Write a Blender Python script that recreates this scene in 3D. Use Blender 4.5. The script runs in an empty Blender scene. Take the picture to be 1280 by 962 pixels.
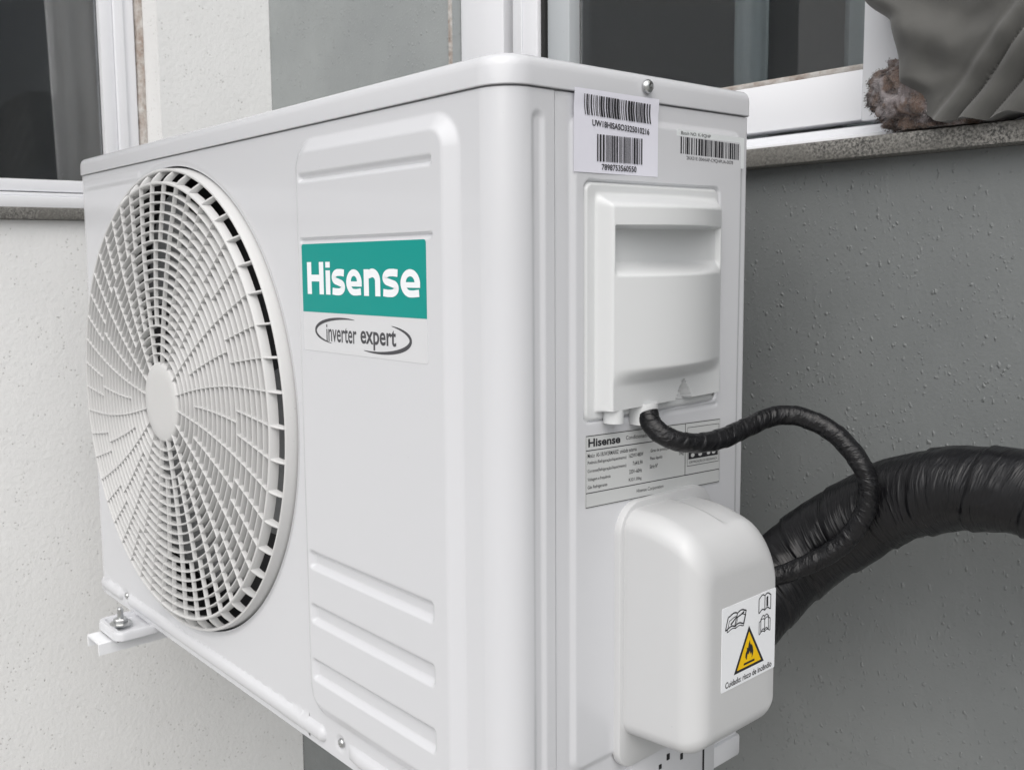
import bpy, math, random
import numpy as np
from mathutils import Vector, noise

random.seed(7)
rng = np.random.default_rng(7)
scene = bpy.context.scene
COL = scene.collection
MM = 0.001

# ------------------------------------------------------------------ camera
cd = bpy.data.cameras.new('camera')
cam = bpy.data.objects.new('camera', cd)
COL.objects.link(cam)
cam.location = (0.4595, -0.4314, 0.4351)
cam.rotation_euler = (1.4674, 0.0149, 0.8826)
cd.sensor_width = 36.0
cd.lens = 33.42
cd.shift_x = 0.0686
cd.shift_y = -0.0264
cd.clip_start = 0.01
cd.clip_end = 500
cd.dof.use_dof = True
cd.dof.focus_distance = 0.74
cd.dof.aperture_fstop = 18.0
scene.camera = cam

# ------------------------------------------------------------------ sky, sun, exposure
SUN_AZ, SUN_EL = math.radians(144), math.radians(50)      # azimuth from +Y towards +X
w = bpy.data.worlds.new('World')
scene.world = w
w.use_nodes = True
nt = w.node_tree
bg = nt.nodes['Background']
sky = nt.nodes.new('ShaderNodeTexSky')
sky.sky_type = 'NISHITA'
sky.sun_disc = False
sky.sun_elevation = SUN_EL
sky.sun_rotation = SUN_AZ
sky.air_density = 1.0
sky.dust_density = 4.0
sky.ozone_density = 1.0
hs = nt.nodes.new('ShaderNodeHueSaturation')
hs.inputs['Saturation'].default_value = 0.42               # cloud cover: a nearly colourless sky
nt.links.new(sky.outputs[0], hs.inputs['Color'])
nt.links.new(hs.outputs[0], bg.inputs['Color'])
bg.inputs['Strength'].default_value = 0.068
sl = bpy.data.lights.new('sun', 'SUN')
sl.energy = 1.5
sl.angle = math.radians(85)
sl.color = (1.0, 0.985, 0.965)
sun = bpy.data.objects.new('sun', sl)
COL.objects.link(sun)
sd_ = Vector((math.sin(SUN_AZ) * math.cos(SUN_EL), math.cos(SUN_AZ) * math.cos(SUN_EL), math.sin(SUN_EL)))
sun.rotation_euler = sd_.to_track_quat('Z', 'Y').to_euler()
sun.location = sd_ * 8
vs = scene.view_settings
vs.view_transform = 'Standard'
vs.look = 'None'
vs.gamma = 1.0
vs.use_curve_mapping = False
vs.exposure = 0.62

# ------------------------------------------------------------------ materials
MATS = {}
def material(name, color, rough=0.5, metallic=0.0, spec=0.5, coat=0.0):
    m = bpy.data.materials.new(name)
    m.use_nodes = True
    b = m.node_tree.nodes['Principled BSDF']
    b.inputs['Base Color'].default_value = (*color, 1)
    b.inputs['Roughness'].default_value = rough
    b.inputs['Metallic'].default_value = metallic
    b.inputs['Specular IOR Level'].default_value = spec
    b.inputs['Coat Weight'].default_value = coat
    MATS[name] = m
    return m

class NB:
    """small node-building helper"""
    def __init__(s, m):
        s.t = m.node_tree; s.b = s.t.nodes['Principled BSDF']
        s.co = s.t.nodes.new('ShaderNodeTexCoord')
    def new(s, typ, **kw):
        n = s.t.nodes.new(typ)
        for k, v in kw.items():
            if hasattr(n, k): setattr(n, k, v)
        return n
    def link(s, a, b): s.t.links.new(a, b)
    def noise(s, scale, detail=4, rough=0.55, vec=None, dist=0.0):
        n = s.new('ShaderNodeTexNoise')
        n.inputs['Scale'].default_value = scale; n.inputs['Detail'].default_value = detail
        n.inputs['Roughness'].default_value = rough; n.inputs['Distortion'].default_value = dist
        s.link(vec or s.co.outputs['Object'], n.inputs['Vector'])
        return n.outputs['Fac']
    def voro(s, scale, vec=None, feature='F1', rnd=1.0):
        n = s.new('ShaderNodeTexVoronoi', feature=feature)
        n.inputs['Scale'].default_value = scale; n.inputs['Randomness'].default_value = rnd
        s.link(vec or s.co.outputs['Object'], n.inputs['Vector'])
        return n.outputs['Distance']
    def mapr(s, v, a, b, c=0.0, d=1.0, smooth=False):
        n = s.new('ShaderNodeMapRange')
        if smooth: n.interpolation_type = 'SMOOTHSTEP'
        for i, x in zip((1, 2, 3, 4), (a, b, c, d)): n.inputs[i].default_value = x
        s.link(v, n.inputs[0]); return n.outputs[0]
    def math(s, op, a, b=None):
        n = s.new('ShaderNodeMath', operation=op)
        for i, x in enumerate((a, b)):
            if x is None: continue
            if isinstance(x, (int, float)): n.inputs[i].default_value = x
            else: s.link(x, n.inputs[i])
        return n.outputs[0]
    def mix(s, fac, a, b):
        n = s.new('ShaderNodeMix', data_type='RGBA')
        if isinstance(fac, (int, float)): n.inputs[0].default_value = fac
        else: s.link(fac, n.inputs[0])
        for i, x in ((6, a), (7, b)):
            if isinstance(x, tuple): n.inputs[i].default_value = (*x, 1)
            else: s.link(x, n.inputs[i])
        return n.outputs[2]
    def mapping(s, scale=(1, 1, 1), rot=(0, 0, 0), src='Object'):
        n = s.new('ShaderNodeMapping')
        n.inputs['Scale'].default_value = scale; n.inputs['Rotation'].default_value = rot
        s.link(s.co.outputs[src], n.inputs['Vector']); return n.outputs[0]
    def bump(s, h, dist, strength=1.0, prev=None):
        n = s.new('ShaderNodeBump')
        n.inputs['Distance'].default_value = dist; n.inputs['Strength'].default_value = strength
        s.link(h, n.inputs['Height'])
        if prev: s.link(prev, n.inputs['Normal'])
        return n.outputs[0]
    def color(s, c): s.link(c, s.b.inputs['Base Color'])
    def normal(s, n): s.link(n, s.b.inputs['Normal'])
    def rough(s, r): s.link(r, s.b.inputs['Roughness'])

def paint(name, col, rough, peel=0.00003, dirt=0.04, coat=0.0, wave=0.0):
    m = material(name, col, rough, coat=coat); n = NB(m)
    g = n.math('MULTIPLY', n.mapr(n.voro(90), 0.030, 0.055, 1, 0), n.mapr(n.noise(7, 3), 0.56, 0.60))
    n.color(n.mix(n.math('MULTIPLY', g, dirt * 14), col, tuple(c * 0.45 for c in col)))
    n.normal(n.bump(n.noise(5, 1), wave, 1.0, n.bump(n.noise(260, 1), peel, 1.0)))
    return m

M_CASE = paint('painted_steel', (0.635, 0.645, 0.67), 0.26, coat=0.3, dirt=0.02, wave=0.0011)
M_PLAST = paint('white_plastic', (0.65, 0.665, 0.672), 0.34, peel=0.00002, dirt=0.02)
M_GRILLE = paint('grille_plastic', (0.60, 0.602, 0.60), 0.36, peel=0.0, dirt=0.05)
M_COVER = paint('cover_plastic', (0.58, 0.588, 0.595), 0.32, peel=0.00003, dirt=0.02)
M_BRKT = paint('white_bracket_paint', (0.86, 0.875, 0.90), 0.36)
M_ALU = paint('white_window_paint', (0.86, 0.87, 0.90), 0.32, dirt=0.06)
M_ALU2 = paint('grey_sash_paint', (0.52, 0.55, 0.57), 0.36, dirt=0.06)
M_DARK = material('dark_inside', (0.012, 0.012, 0.014), 0.7)  # near-black: shade inside the unit and slots put into the colour
M_GASKET = material('black_gasket', (0.012, 0.012, 0.012), 0.6)
M_STEEL = material('zinc_steel', (0.55, 0.56, 0.56), 0.28, metallic=1.0)
M_RUBBER = material('rubber_pad', (0.05, 0.045, 0.04), 0.8)
M_FAN = material('fan_plastic', (0.16, 0.165, 0.17), 0.5)
M_GREEN = material('green_print', (0.0, 0.29, 0.255), 0.42, spec=0.3)
M_STKW = material('white_sticker_film', (0.66, 0.67, 0.69), 0.3)
M_STKB = material('paper_sticker', (0.78, 0.78, 0.86), 0.5)
M_STKC = material('silver_white_sticker', (0.72, 0.75, 0.76), 0.35)
M_STKG = material('silver_label_film', (0.58, 0.595, 0.595), 0.35)
M_INK = material('black_ink', (0.018, 0.018, 0.022), 0.5)
M_INKG = material('grey_ink', (0.06, 0.06, 0.068), 0.5)
M_PRTW = material('white_print', (0.88, 0.90, 0.93), 0.35)
M_YEL = material('yellow_print', (0.90, 0.56, 0.004), 0.45, spec=0.3)

def wall_light():
    m = material('light_plaster', (0.6, 0.6, 0.59), 0.85); n = NB(m)
    f = n.noise(5, 6, 0.6)
    c1 = n.mix(n.mapr(f, 0.3, 0.7), (0.80, 0.805, 0.80), (0.845, 0.85, 0.845))
    sp = n.mapr(n.voro(165), 0.12, 0.22, 1, 0)                      # small pits
    msk = n.mapr(n.noise(38, 4, 0.7), 0.50, 0.58)
    pit = n.math('MULTIPLY', sp, msk)
    n.color(n.mix(n.math('MULTIPLY', pit, 0.5), c1, (0.30, 0.29, 0.27)))
    h = n.math('SUBTRACT', n.noise(130, 6, 0.65), n.math('MULTIPLY', pit, 0.9))
    b1 = n.bump(h, 0.0016, 0.6)
    n.normal(n.bump(n.noise(14, 3), 0.004, 0.2, b1))
    return m
M_WALL_L = wall_light()

def wall_dark(name='grey_plaster', g=1.0):
    m = material(name, (0.2, 0.2, 0.2), 0.6); n = NB(m)
    f = n.noise(4, 6, 0.6)
    c1 = n.mix(n.mapr(f, 0.3, 0.7), (0.16 * g, 0.171 * g, 0.172 * g), (0.20 * g, 0.212 * g, 0.212 * g))
    warp0 = n.mapping((1, 1, 0.66))
    nd = n.new('ShaderNodeTexNoise'); nd.inputs['Scale'].default_value = 130; nd.inputs['Detail'].default_value = 3
    n.link(warp0, nd.inputs['Vector'])
    va = n.new('ShaderNodeVectorMath', operation='MULTIPLY_ADD')
    n.link(nd.outputs['Color'], va.inputs[0]); va.inputs[1].default_value = (0.006, 0.006, 0.006); n.link(warp0, va.inputs[2])
    warp = va.outputs[0]
    d = n.voro(165, vec=warp)
    grains = n.mapr(d, 0.02, 0.30, 1, 0, True)
    msk = n.mapr(n.noise(34, 5, 0.75), 0.45, 0.58, 0, 1, True)
    g1 = n.math('MULTIPLY', grains, msk)
    d2 = n.voro(230, vec=warp)
    g2 = n.math('MULTIPLY', n.mapr(d2, 0.02, 0.3, 1, 0, True), n.mapr(n.noise(26, 4, 0.7), 0.45, 0.6))
    h = n.math('ADD', g1, n.math('MULTIPLY', g2, 0.7))
    dr = n.noise(1, 5, 0.6, vec=n.mapping((34, 34, 10)), dist=0.6)
    h2 = n.math('ADD', h, n.math('MULTIPLY', dr, 0.9))
    n.color(n.mix(n.math('MULTIPLY', g1, 0.25), c1, (0.235, 0.243, 0.242)))
    b1 = n.bump(h2, 0.0015, 0.7)
    n.normal(n.bump(n.noise(300, 3), 0.0005, 0.6, b1))
    n.rough(n.mapr(n.noise(20, 4), 0.3, 0.7, 0.45, 0.65))
    return m
M_WALL_D = wall_dark()
M_WALL_U = wall_dark('grey_plaster_lit', 1.7)  # same grey plaster lightened: stronger daylight on the pier put into the colour

def granite():
    m = material('granite', (0.2, 0.2, 0.19), 0.55); n = NB(m)
    a = n.noise(420, 4, 0.7)
    c = n.mix(n.mapr(a, 0.40, 0.62), (0.045, 0.045, 0.042), (0.30, 0.29, 0.27))
    n.color(n.mix(n.mapr(n.noise(18, 4), 0.4, 0.7), c, (0.17, 0.165, 0.15)))
    n.normal(n.bump(n.noise(200, 4), 0.0008, 0.7))
    return m
M_GRAN = granite()

def rough_mortar():
    m = material('brown_mortar', (0.34, 0.24, 0.19), 0.9); n = NB(m)
    n.color(n.mix(n.mapr(n.noise(60, 5, 0.7), 0.35, 0.65), (0.34, 0.275, 0.235), (0.60, 0.585, 0.56)))
    n.normal(n.bump(n.noise(120, 5, 0.7), 0.004, 0.8))
    return m
M_MORT = rough_mortar()

def glass():
    m = material('window_glass', (1, 1, 1), 0.02); b = m.node_tree.nodes['Principled BSDF']
    b.inputs['Transmission Weight'].default_value = 1.0
    b.inputs['IOR'].default_value = 1.5
    b.inputs['Base Color'].default_value = (0.88, 0.90, 0.91, 1)
    n = NB(m)
    s = n.math('MULTIPLY', n.mapr(n.voro(70), 0.03, 0.06, 1, 0), n.mapr(n.noise(9, 3), 0.55, 0.6))
    n.rough(n.math('ADD', n.math('MULTIPLY', s, 0.5), 0.02))
    return m
M_GLASS = glass()

def tape():
    m = material('black_vinyl_tape', (0.012, 0.012, 0.014), 0.34); n = NB(m)
    uv = n.mapping((1.1, 85.0, 1), src='UV')                       # u round the pipe, v along it (metres)
    a = n.noise(1.0, 4, 0.6, vec=uv, dist=0.35)
    uv2 = n.mapping((1.6, 260.0, 1), src='UV')
    c = n.noise(1.0, 4, 0.6, vec=uv2, dist=0.3)
    ridge = n.math('ABSOLUTE', n.math('SUBTRACT', a, 0.5))
    h = n.math('ADD', n.mapr(ridge, 0, 0.16, 1, 0, True), n.math('MULTIPLY', c, 0.6))
    n.normal(n.bump(h, 0.0009, 0.55))
    n.rough(n.mapr(n.noise(40, 4), 0.3, 0.7, 0.28, 0.42))
    n.b.inputs['Specular IOR Level'].default_value = 0.42
    n.color(n.mix(n.mapr(n.noise(25, 5), 0.4, 0.7), (0.004, 0.004, 0.005), (0.007, 0.007, 0.0085)))
    return m
M_TAPE = tape()

def fabric():
    m = material('grey_cloth', (0.10, 0.10, 0.095), 0.9); n = NB(m)
    n.b.inputs['Sheen Weight'].default_value = 0.25
    n.color(n.mix(n.mapr(n.noise(30, 4), 0.3, 0.7), (0.092, 0.092, 0.087), (0.102, 0.101, 0.095)))
    b = n.bump(n.noise(1500, 2), 0.0002, 0.6)
    n.normal(n.bump(n.noise(35, 3, 0.5, dist=0.4), 0.002, 0.25, b))
    return m
M_CLOTH = fabric()

def fur():
    m = material('mottled_fleece', (0.2, 0.15, 0.13), 0.95); n = NB(m)
    a = n.noise(55, 4, 0.6, dist=0.8)
    c = n.mix(n.mapr(a, 0.42, 0.52), (0.040, 0.022, 0.020), (0.15, 0.095, 0.07))
    d = n.mix(n.mapr(n.noise(42, 3, 0.5, dist=0.5), 0.50, 0.60), c, (0.30, 0.265, 0.27))
    n.color(d)
    n.b.inputs['Sheen Weight'].default_value = 0.4
    n.normal(n.bump(n.noise(500, 4, 0.7), 0.003, 0.9))
    return m
M_FUR = fur()

def concrete():
    m = material('concrete_ground', (0.34, 0.335, 0.32), 0.9); n = NB(m)
    n.color(n.mix(n.mapr(n.noise(2.2, 6, 0.65), 0.3, 0.7), (0.30, 0.295, 0.28), (0.42, 0.41, 0.395)))
    n.normal(n.bump(n.noise(60, 6), 0.004, 0.6))
    return m
M_CONC = concrete()
M_ROOM = material('room_plaster', (0.36, 0.37, 0.38), 0.9)  # lightened to stand in for pale reflections in the window glass
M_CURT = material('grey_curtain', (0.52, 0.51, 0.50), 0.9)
M_CURTD = material('slate_curtain', (0.30, 0.34, 0.35), 0.9)  # lightened too, for the pale reflections in the glass

# ------------------------------------------------------------------ mesh helpers
def obj(name, verts, faces, mat, parent=None, smooth=None, uv=None):
    me = bpy.data.meshes.new(name)
    me.from_pydata([tuple(float(c) * MM for c in v) for v in verts], [], [tuple(int(i) for i in f) for f in faces])
    me.materials.append(mat)
    if uv is not None:
        l = me.uv_layers.new(name='UVMap')
        for lp in me.loops: l.data[lp.index].uv = uv[lp.vertex_index]
    if smooth is not None:
        for p in me.polygons: p.use_smooth = True
        me.set_sharp_from_angle(angle=math.radians(smooth))
    me.update()
    o = bpy.data.objects.new(name, me)
    COL.objects.link(o)
    if parent: o.parent = parent
    return o

def copy_obj(o, parent):
    c = o.copy(); COL.objects.link(c); c.parent = parent; return c

def tag(o, label=None, cat=None, group=None, kind=None):
    for k, v in (('label', label), ('category', cat), ('group', group), ('kind', kind)):
        if v: o[k] = v
    return o

def thing(name, label, cat, loc=(0, 0, 0), group=None):
    o = bpy.data.objects.new(name, None); COL.objects.link(o)
    o.empty_display_size = 0.05
    o.location = [c * MM for c in loc]
    return tag(o, label, cat, group)

class MB:
    def __init__(s): s.v = []; s.f = []
    def add(s, v, f):
        b = len(s.v); s.v += [tuple(p) for p in v]; s.f += [tuple(b + i for i in q) for q in f]; return s
    def box(s, x0, x1, y0, y1, z0, z1, bev=0.0):
        if bev <= 0:
            return s.add([(x0, y0, z0), (x1, y0, z0), (x1, y1, z0), (x0, y1, z0), (x0, y0, z1), (x1, y0, z1), (x1, y1, z1), (x0, y1, z1)],
                         [(0, 3, 2, 1), (4, 5, 6, 7), (0, 1, 5, 4), (1, 2, 6, 5), (2, 3, 7, 6), (3, 0, 4, 7)])
        b = min(bev, (x1 - x0) / 2.01, (y1 - y0) / 2.01, (z1 - z0) / 2.01)
        import bmesh
        bm = bmesh.new()
        q = MB().box(x0, x1, y0, y1, z0, z1)
        vs_ = [bm.verts.new(p) for p in q.v]
        for f in q.f: bm.faces.new([vs_[i] for i in f])
        bmesh.ops.bevel(bm, geom=list(bm.edges), offset=b, segments=2, affect='EDGES', profile=0.5)
        bm.verts.ensure_lookup_table(); bm.verts.index_update()
        s.add([tuple(v.co) for v in bm.verts], [tuple(v.index for v in f.verts) for f in bm.faces])
        bm.free(); return s
    def grid(s, P, flip=False, closeu=False, closev=False):
        """P[i][j] points"""
        n, m = len(P), len(P[0]); b = len(s.v)
        s.v += [tuple(p) for r in P for p in r]
        for i in range(n if closeu else n - 1):
            for j in range(m if closev else m - 1):
                a, c = b + i * m + j, b + ((i + 1) % n) * m + j
                d, e = b + ((i + 1) % n) * m + (j + 1) % m, b + i * m + (j + 1) % m
                s.f.append((a, e, d, c) if flip else (a, c, d, e))
        return s
    def lathe(s, prof, seg=24, axis='y', c=(0, 0, 0), caps=True):
        P = []
        for r, h in prof:
            row = []
            for k in range(seg):
                a = 2 * math.pi * k / seg
                u, v = r * math.cos(a), r * math.sin(a)
                row.append({'y': (c[0] + u, c[1] + h, c[2] + v), 'z': (c[0] + u, c[1] + v, c[2] + h), 'x': (c[0] + h, c[1] + u, c[2] + v)}[axis])
            P.append(row)
        b = len(s.v); s.grid(P, closev=True)
        if caps:
            s.f.append(tuple(b + k for k in range(seg))); s.f.append(tuple(b + (len(prof) - 1) * seg + k for k in reversed(range(seg))))
        return s
    def build(s, name, mat, parent=None, smooth=None): return obj(name, s.v, s.f, mat, parent, smooth)

def boxo(name, x0, x1, y0, y1, z0, z1, mat, parent=None, bev=0.0):
    return MB().box(x0, x1, y0, y1, z0, z1, bev).build(name, mat, parent, 30 if bev else None)

def sd_rr(x, z, x0, x1, z0, z1, r):
    qx = np.abs(x - (x0 + x1) / 2) - ((x1 - x0) / 2 - r)
    qz = np.abs(z - (z0 + z1) / 2) - ((z1 - z0) / 2 - r)
    return np.hypot(np.maximum(qx, 0), np.maximum(qz, 0)) + np.minimum(np.maximum(qx, qz), 0) - r

def ramp(t, e=0.18):
    t = np.clip(t, 0, 1); k = 1 / (1 - e)
    return np.where(t < e, k * t * t / (2 * e), np.where(t > 1 - e, 1 - k * (1 - t) ** 2 / (2 * e), k * (t - e / 2)))

def sstep(a, b, x):
    t = np.clip((x - a) / (b - a), 0, 1); return t * t * (3 - 2 * t)

def lines(a, b, coarse, feats, fine):
    """grid positions from a to b, fine inside the feature intervals"""
    out = [a]; x = a
    while x < b - 1e-6:
        st = coarse
        for f0, f1 in feats:
            if f0 <= x < f1: st = fine
            elif x < f0: st = min(st, f0 - x) if f0 - x > 1e-3 else fine
        x = min(b, x + max(st, fine * 0.5)); out.append(x)
    if len(out) > 2 and out[-1] - out[-2] < fine * 0.3: out.pop(-2)
    return np.array(out)

# ------------------------------------------------------------------ setting: ground, walls
YW = 420.0          # face of the grey wall (faces -Y)
XW = -1035.0        # face of the light wall above the sill (faces +X)
XL = -998.0         # face of the light wall below the sill
ZG = -900.0
tag(obj('ground', [(-40000, -40000, ZG), (40000, -40000, ZG), (40000, 40000, ZG), (-40000, 40000, ZG)], [(0, 1, 2, 3)], M_CONC), kind='structure')

gw = thing('grey_wall', 'dark grey rough plastered house wall behind the air conditioner', 'wall', (0, YW, ZG))
def gwp(name, x0, x1, y0, y1, z0, z1, mat=M_WALL_D):
    o = boxo(name, x0, x1, y0 - YW, y1 - YW, z0 - ZG, z1 - ZG, mat, gw); return o
ZS = 519.0          # underside of the grey wall's sill
gwp('wall_base', -1250, 2600, YW + 0.5, YW + 200, ZG, -41.2)
gwp('wall_face', -1250, 2600, YW, YW + 200, -41, ZS)
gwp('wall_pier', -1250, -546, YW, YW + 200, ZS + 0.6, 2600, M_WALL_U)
gwp('wall_side', 1300, 2600, YW, YW + 200, ZS + 0.6, 2600)
gwp('wall_lintel', -546, 1300, YW, YW + 200, 1700, 2600)
MB().box(-552, -546.2, -3, 30, 20 + ZS - ZG, 1150 + ZS - ZG, 1.0).build('mortar_edge', M_MORT, gw, 30)

lw = thing('light_wall', 'pale grey plastered house wall with a window, left of the fan grille', 'wall', (XW, 0, ZG))
def lwp(name, x0, x1, y0, y1, z0, z1, mat=M_WALL_L):
    return boxo(name, x0 - XW, x1 - XW, y0, y1, z0 - ZG, z1 - ZG, mat, lw)
lwp('wall_face', XL - 200, XL, -2500, YW - 0.6, ZG, 500.5)
lwp('wall_pier', XW - 165, XW, 216, YW - 0.6, 521, 2600)
lwp('wall_side', XW - 165, XW, -2500, -1200, 521, 2600)
lwp('wall_lintel', XW - 165, XW, -1200, 216, 1700, 2600)

# sills
s1 = tag(boxo('window_sill', -575, 1330, YW - 22, YW + 150, ZS + 0.3, 537, M_GRAN, None, 2.0), 'speckled dark granite window sill along the dark grey wall, under the cloths', 'window sill')
s2 = tag(boxo('window_sill', XW - 140, XL + 14, -1230, YW - 1.5, 501.2, 518.5, M_GRAN, None, 2.0), 'grey stone window sill on the pale wall, left of the fan grille', 'window sill')

# dark rooms behind the windows, closed so that no sky comes in
def room(name, x0, x1, y0, y1, z0, z1, openside):
    q = MB().box(x0, x1, y0, y1, z0, z1)
    del q.f[openside]
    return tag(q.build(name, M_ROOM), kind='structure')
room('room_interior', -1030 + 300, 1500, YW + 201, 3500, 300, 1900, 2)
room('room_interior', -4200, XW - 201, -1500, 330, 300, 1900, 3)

# ------------------------------------------------------------------ window in the grey wall
win = thing('sliding_window', 'white framed sliding window in the dark grey wall, above the unit lid', 'window', (0, YW, 537))
def wp(name, x0, x1, y0, y1, z0, z1, mat=M_ALU, par=None, bev=1.5):
    return boxo(name, x0, x1, y0 - YW, y1 - YW, z0 - 537, z1 - 537, mat, par or win, bev)
wp('frame', -545, -461, YW + 14, YW + 110, 537.5, 1698)               # left jamb
wp('frame', -460.5, 1298, YW + 6, YW + 40, 537.5, 543)                 # track
wp('track_rail', -438, 1298, YW + 20, YW + 26, 543.3, 552)
wp('track_rail', -438, 1298, YW + 44, YW + 50, 537.6, 556)
wp('gasket', -460.4, -441, YW + 34, YW + 60, 543.6, 1639, M_GASKET, None, 0)
wp('frame', -460.5, 1298, YW + 14, YW + 110, 1640, 1698.5)
sash = wp('sash', -440, -396, YW + 10, YW + 36, 553, 1640)             # outer stile
wp('sash_bead', -424, -421.5, YW + 8, YW + 9.9, 553, 1640)
wp('gasket', -395.6, -389, YW + 16, YW + 40, 553, 1640, M_GASKET, None, 0)
wp('sash', -388.5, -352, YW + 20, YW + 44, 553, 1640, M_ALU2)
wp('sash_rail', -351.5, 12, YW + 24, YW + 50, 558, 604)
wp('glazing_bead', -351.5, 12, YW + 26, YW + 34, 604.3, 609.5, M_MORT)
wp('sash', 12.5, 62, YW + 22, YW + 52, 556.5, 1640)
wp('sash_rail', 62.5, 1290, YW + 24, YW + 50, 558, 604)
wp('pane', -351.5, 12, YW + 38, YW + 43, 609.8, 1640, M_GLASS, None, 0)
wp('pane', 62.5, 1290, YW + 38, YW + 43, 604.5, 1640, M_GLASS, None, 0)

def curtain(name, x0, x1, y, z0, z1, amp, wl, mat, label, axis='x', tilt=0.0):
    n = int((x1 - x0) / 5) + 2; P = []
    for i in range(n):
        x = x0 + (x1 - x0) * i / (n - 1)
        d = amp * (math.sin(2 * math.pi * x / wl) + 0.5 * math.sin(2 * math.pi * x / (wl * 0.43) + 1))
        row = []
        for z in np.linspace(z0, z1, 6):
            t = (z - z0) / (z1 - z0) * tilt
            row.append((x + t, y + d, z) if axis == 'x' else (y + d, x + t, z))
        P.append(row)
    o = MB().grid(P).build(name, mat, None, 60)
    sm = o.modifiers.new('thickness', 'SOLIDIFY'); sm.thickness = 0.003
    return tag(o, label, 'curtain')
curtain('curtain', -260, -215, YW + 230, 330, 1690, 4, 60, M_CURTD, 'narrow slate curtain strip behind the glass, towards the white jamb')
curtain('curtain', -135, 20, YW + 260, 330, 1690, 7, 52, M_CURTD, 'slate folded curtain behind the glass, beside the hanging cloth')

# ------------------------------------------------------------------ window in the light wall
XF = XW - 62
wl_ = thing('casement_window', 'white framed window with dark glass in the pale wall', 'window', (XF, 0, 518))
def wq(name, x0, x1, y0, y1, z0, z1, mat=M_ALU, par=None, bev=1.5):
    return boxo(name, x0 - XF, x1 - XF, y0, y1, z0 - 518, z1 - 518, mat, par or wl_, bev)
wq('frame', XF - 40, XF - 2, 184, 204, 519.5, 1698)
wq('frame', XF - 48, XF + 6, 168, 183.5, 519.5, 1698)
wq('sash', XF - 30, XF, 147, 167.5, 527, 1698)
wq('frame', XF - 40, XF + 14, -1198, 167, 520.5, 541)
wq('frame', XF - 40, XF + 8, -1198, 167, 541.4, 547)
wq('sash_rail', XF - 30, XF - 1, -1198, 146.5, 549.5, 568)
wq('pane', XF - 18, XF - 13, -1198, 146.5, 568.4, 1698, M_GLASS, None, 0)
# rough mortar between frame and reveal
P = []
for i, z in enumerate(np.linspace(521, 1698, 160)):
    wob = 4.5 * noise.noise((z * 0.018, 3, 1)) + 2.0 * noise.noise((z * 0.08, 9, 1))
    P.append([(XF - 20 - XF, 204.4, z - 518), (XF + 1 - XF, 206 + wob * 0.4, z - 518), (XF + 5 - XF, 210 + wob * 0.6, z - 518), (XF + 5 + wob * 0.5 - XF, 215.6, z - 518)])
MB().grid(P).build('mortar_edge', M_MORT, wl_, 40)
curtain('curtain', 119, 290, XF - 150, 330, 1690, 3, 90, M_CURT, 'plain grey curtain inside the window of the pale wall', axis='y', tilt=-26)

# ------------------------------------------------------------------ the air conditioner
ac = thing('air_conditioner', 'white outdoor air conditioner unit with round fan grille and green logo sticker', 'air conditioner')
W, D, H = 810.0, 280.0, 547.5
XC, ZC = -527.0, 285.0
EMB = 7.0
LOWG = [(166.5, 182.5), (117.0, 134.5), (64.5, 84.0)]

def h_front(x, z):
    h = EMB * ramp(-sd_rr(x, z, -262, -43, 30, 538.5, 27) / 14.0)
    for z0, z1 in ((500.5, 509), (449.5, 455.2)):
        h = h - 3.0 * ramp(-sd_rr(x, z, -247, -66.5, z0, z1, 2.6) / 3.4)
    for z0, z1 in LOWG:
        h = h - 4.2 * ramp(-sd_rr(x, z, -246.5, -71.5, z0 - 0.5, z1 + 1.5, 4.5) / 5.2)
    for x0, x1 in ((-797, -720), (-700, -238), (-196, -40)):
        d = -sd_rr(x, z, x0, x1, 4.5, 19.5, 7.4)
        h = h + 4.5 * np.sqrt(np.clip(1 - (1 - np.clip(d / 7.4, 0, 1)) ** 2, 0, 1))
    for sx in (-710, -215):                                             # screw dimples
        h = h - 1.6 * (1 - sstep(4, 9, np.hypot(x - sx, z - 14)))
    # shallow bulge at the top left, shaped for a bright reflected band
    h = h + 1.1 * ramp(-sd_rr(x, z, -786, -600, 527, 541, 6) / 6.0) * (x < -560)
    # rim rolled in towards the grille opening
    r = np.hypot(x - XC, z - ZC)
    h = h - 2.2 * (1 - sstep(253, 260, r))
    return h

zf = lines(-2, H, 9, [(2, 48), (62, 90), (114, 140), (163, 188), (447, 458), (498, 541)], 1.15)
xf = lines(-266, -24, 9, [(-266, -230), (-226, -202), (-85, -38)], 1.3)
mb = MB()
X, Z = np.meshgrid(xf, zf, indexing='ij')
Hf = h_front(X, Z)
mb.grid([[(X[i, j], -Hf[i, j], Z[i, j]) for j in range(len(zf))] for i in range(len(xf))])
# rounded front right corner, wrap on to the side up to the seam
SEAM = 47.2
zc_ = lines(-2, H, 14, [(20, 60), (515, 540)], 1.5)
cols = []
for a in np.linspace(0, math.pi / 2, 14):
    cols.append((-24 + 24 * math.sin(a), 24 - 24 * math.cos(a), None))
for y in np.linspace(24, SEAM, 24)[1:]: cols.append((0, y, True))
P = []
for x, y, side in cols:
    if side:
        dd = ramp(-sd_rr(np.full_like(zc_, y), zc_, 25.0, 38.5, 30, 534, 6.6) / 4.5)
        P.append([(-1.8 * d, y, z) for d, z in zip(dd, zc_)])
    else:
        P.append([(x, y, z) for z in zc_])
P.append([(-0.9, SEAM + 0.7, z) for z in zc_]); P.append([(-4, SEAM + 0.8, z) for z in zc_])
mb.grid(P)
# left corner
P = []
for a in np.linspace(0, math.pi / 2, 12):
    P.append([(-W + 24 - 24 * math.sin(a), 24 - 24 * math.cos(a), z) for z in (-2, 100, 300, H)])
P.append([(-W, SEAM, z) for z in (-2, 100, 300, H)])
mb.grid(P, flip=True)
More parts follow.
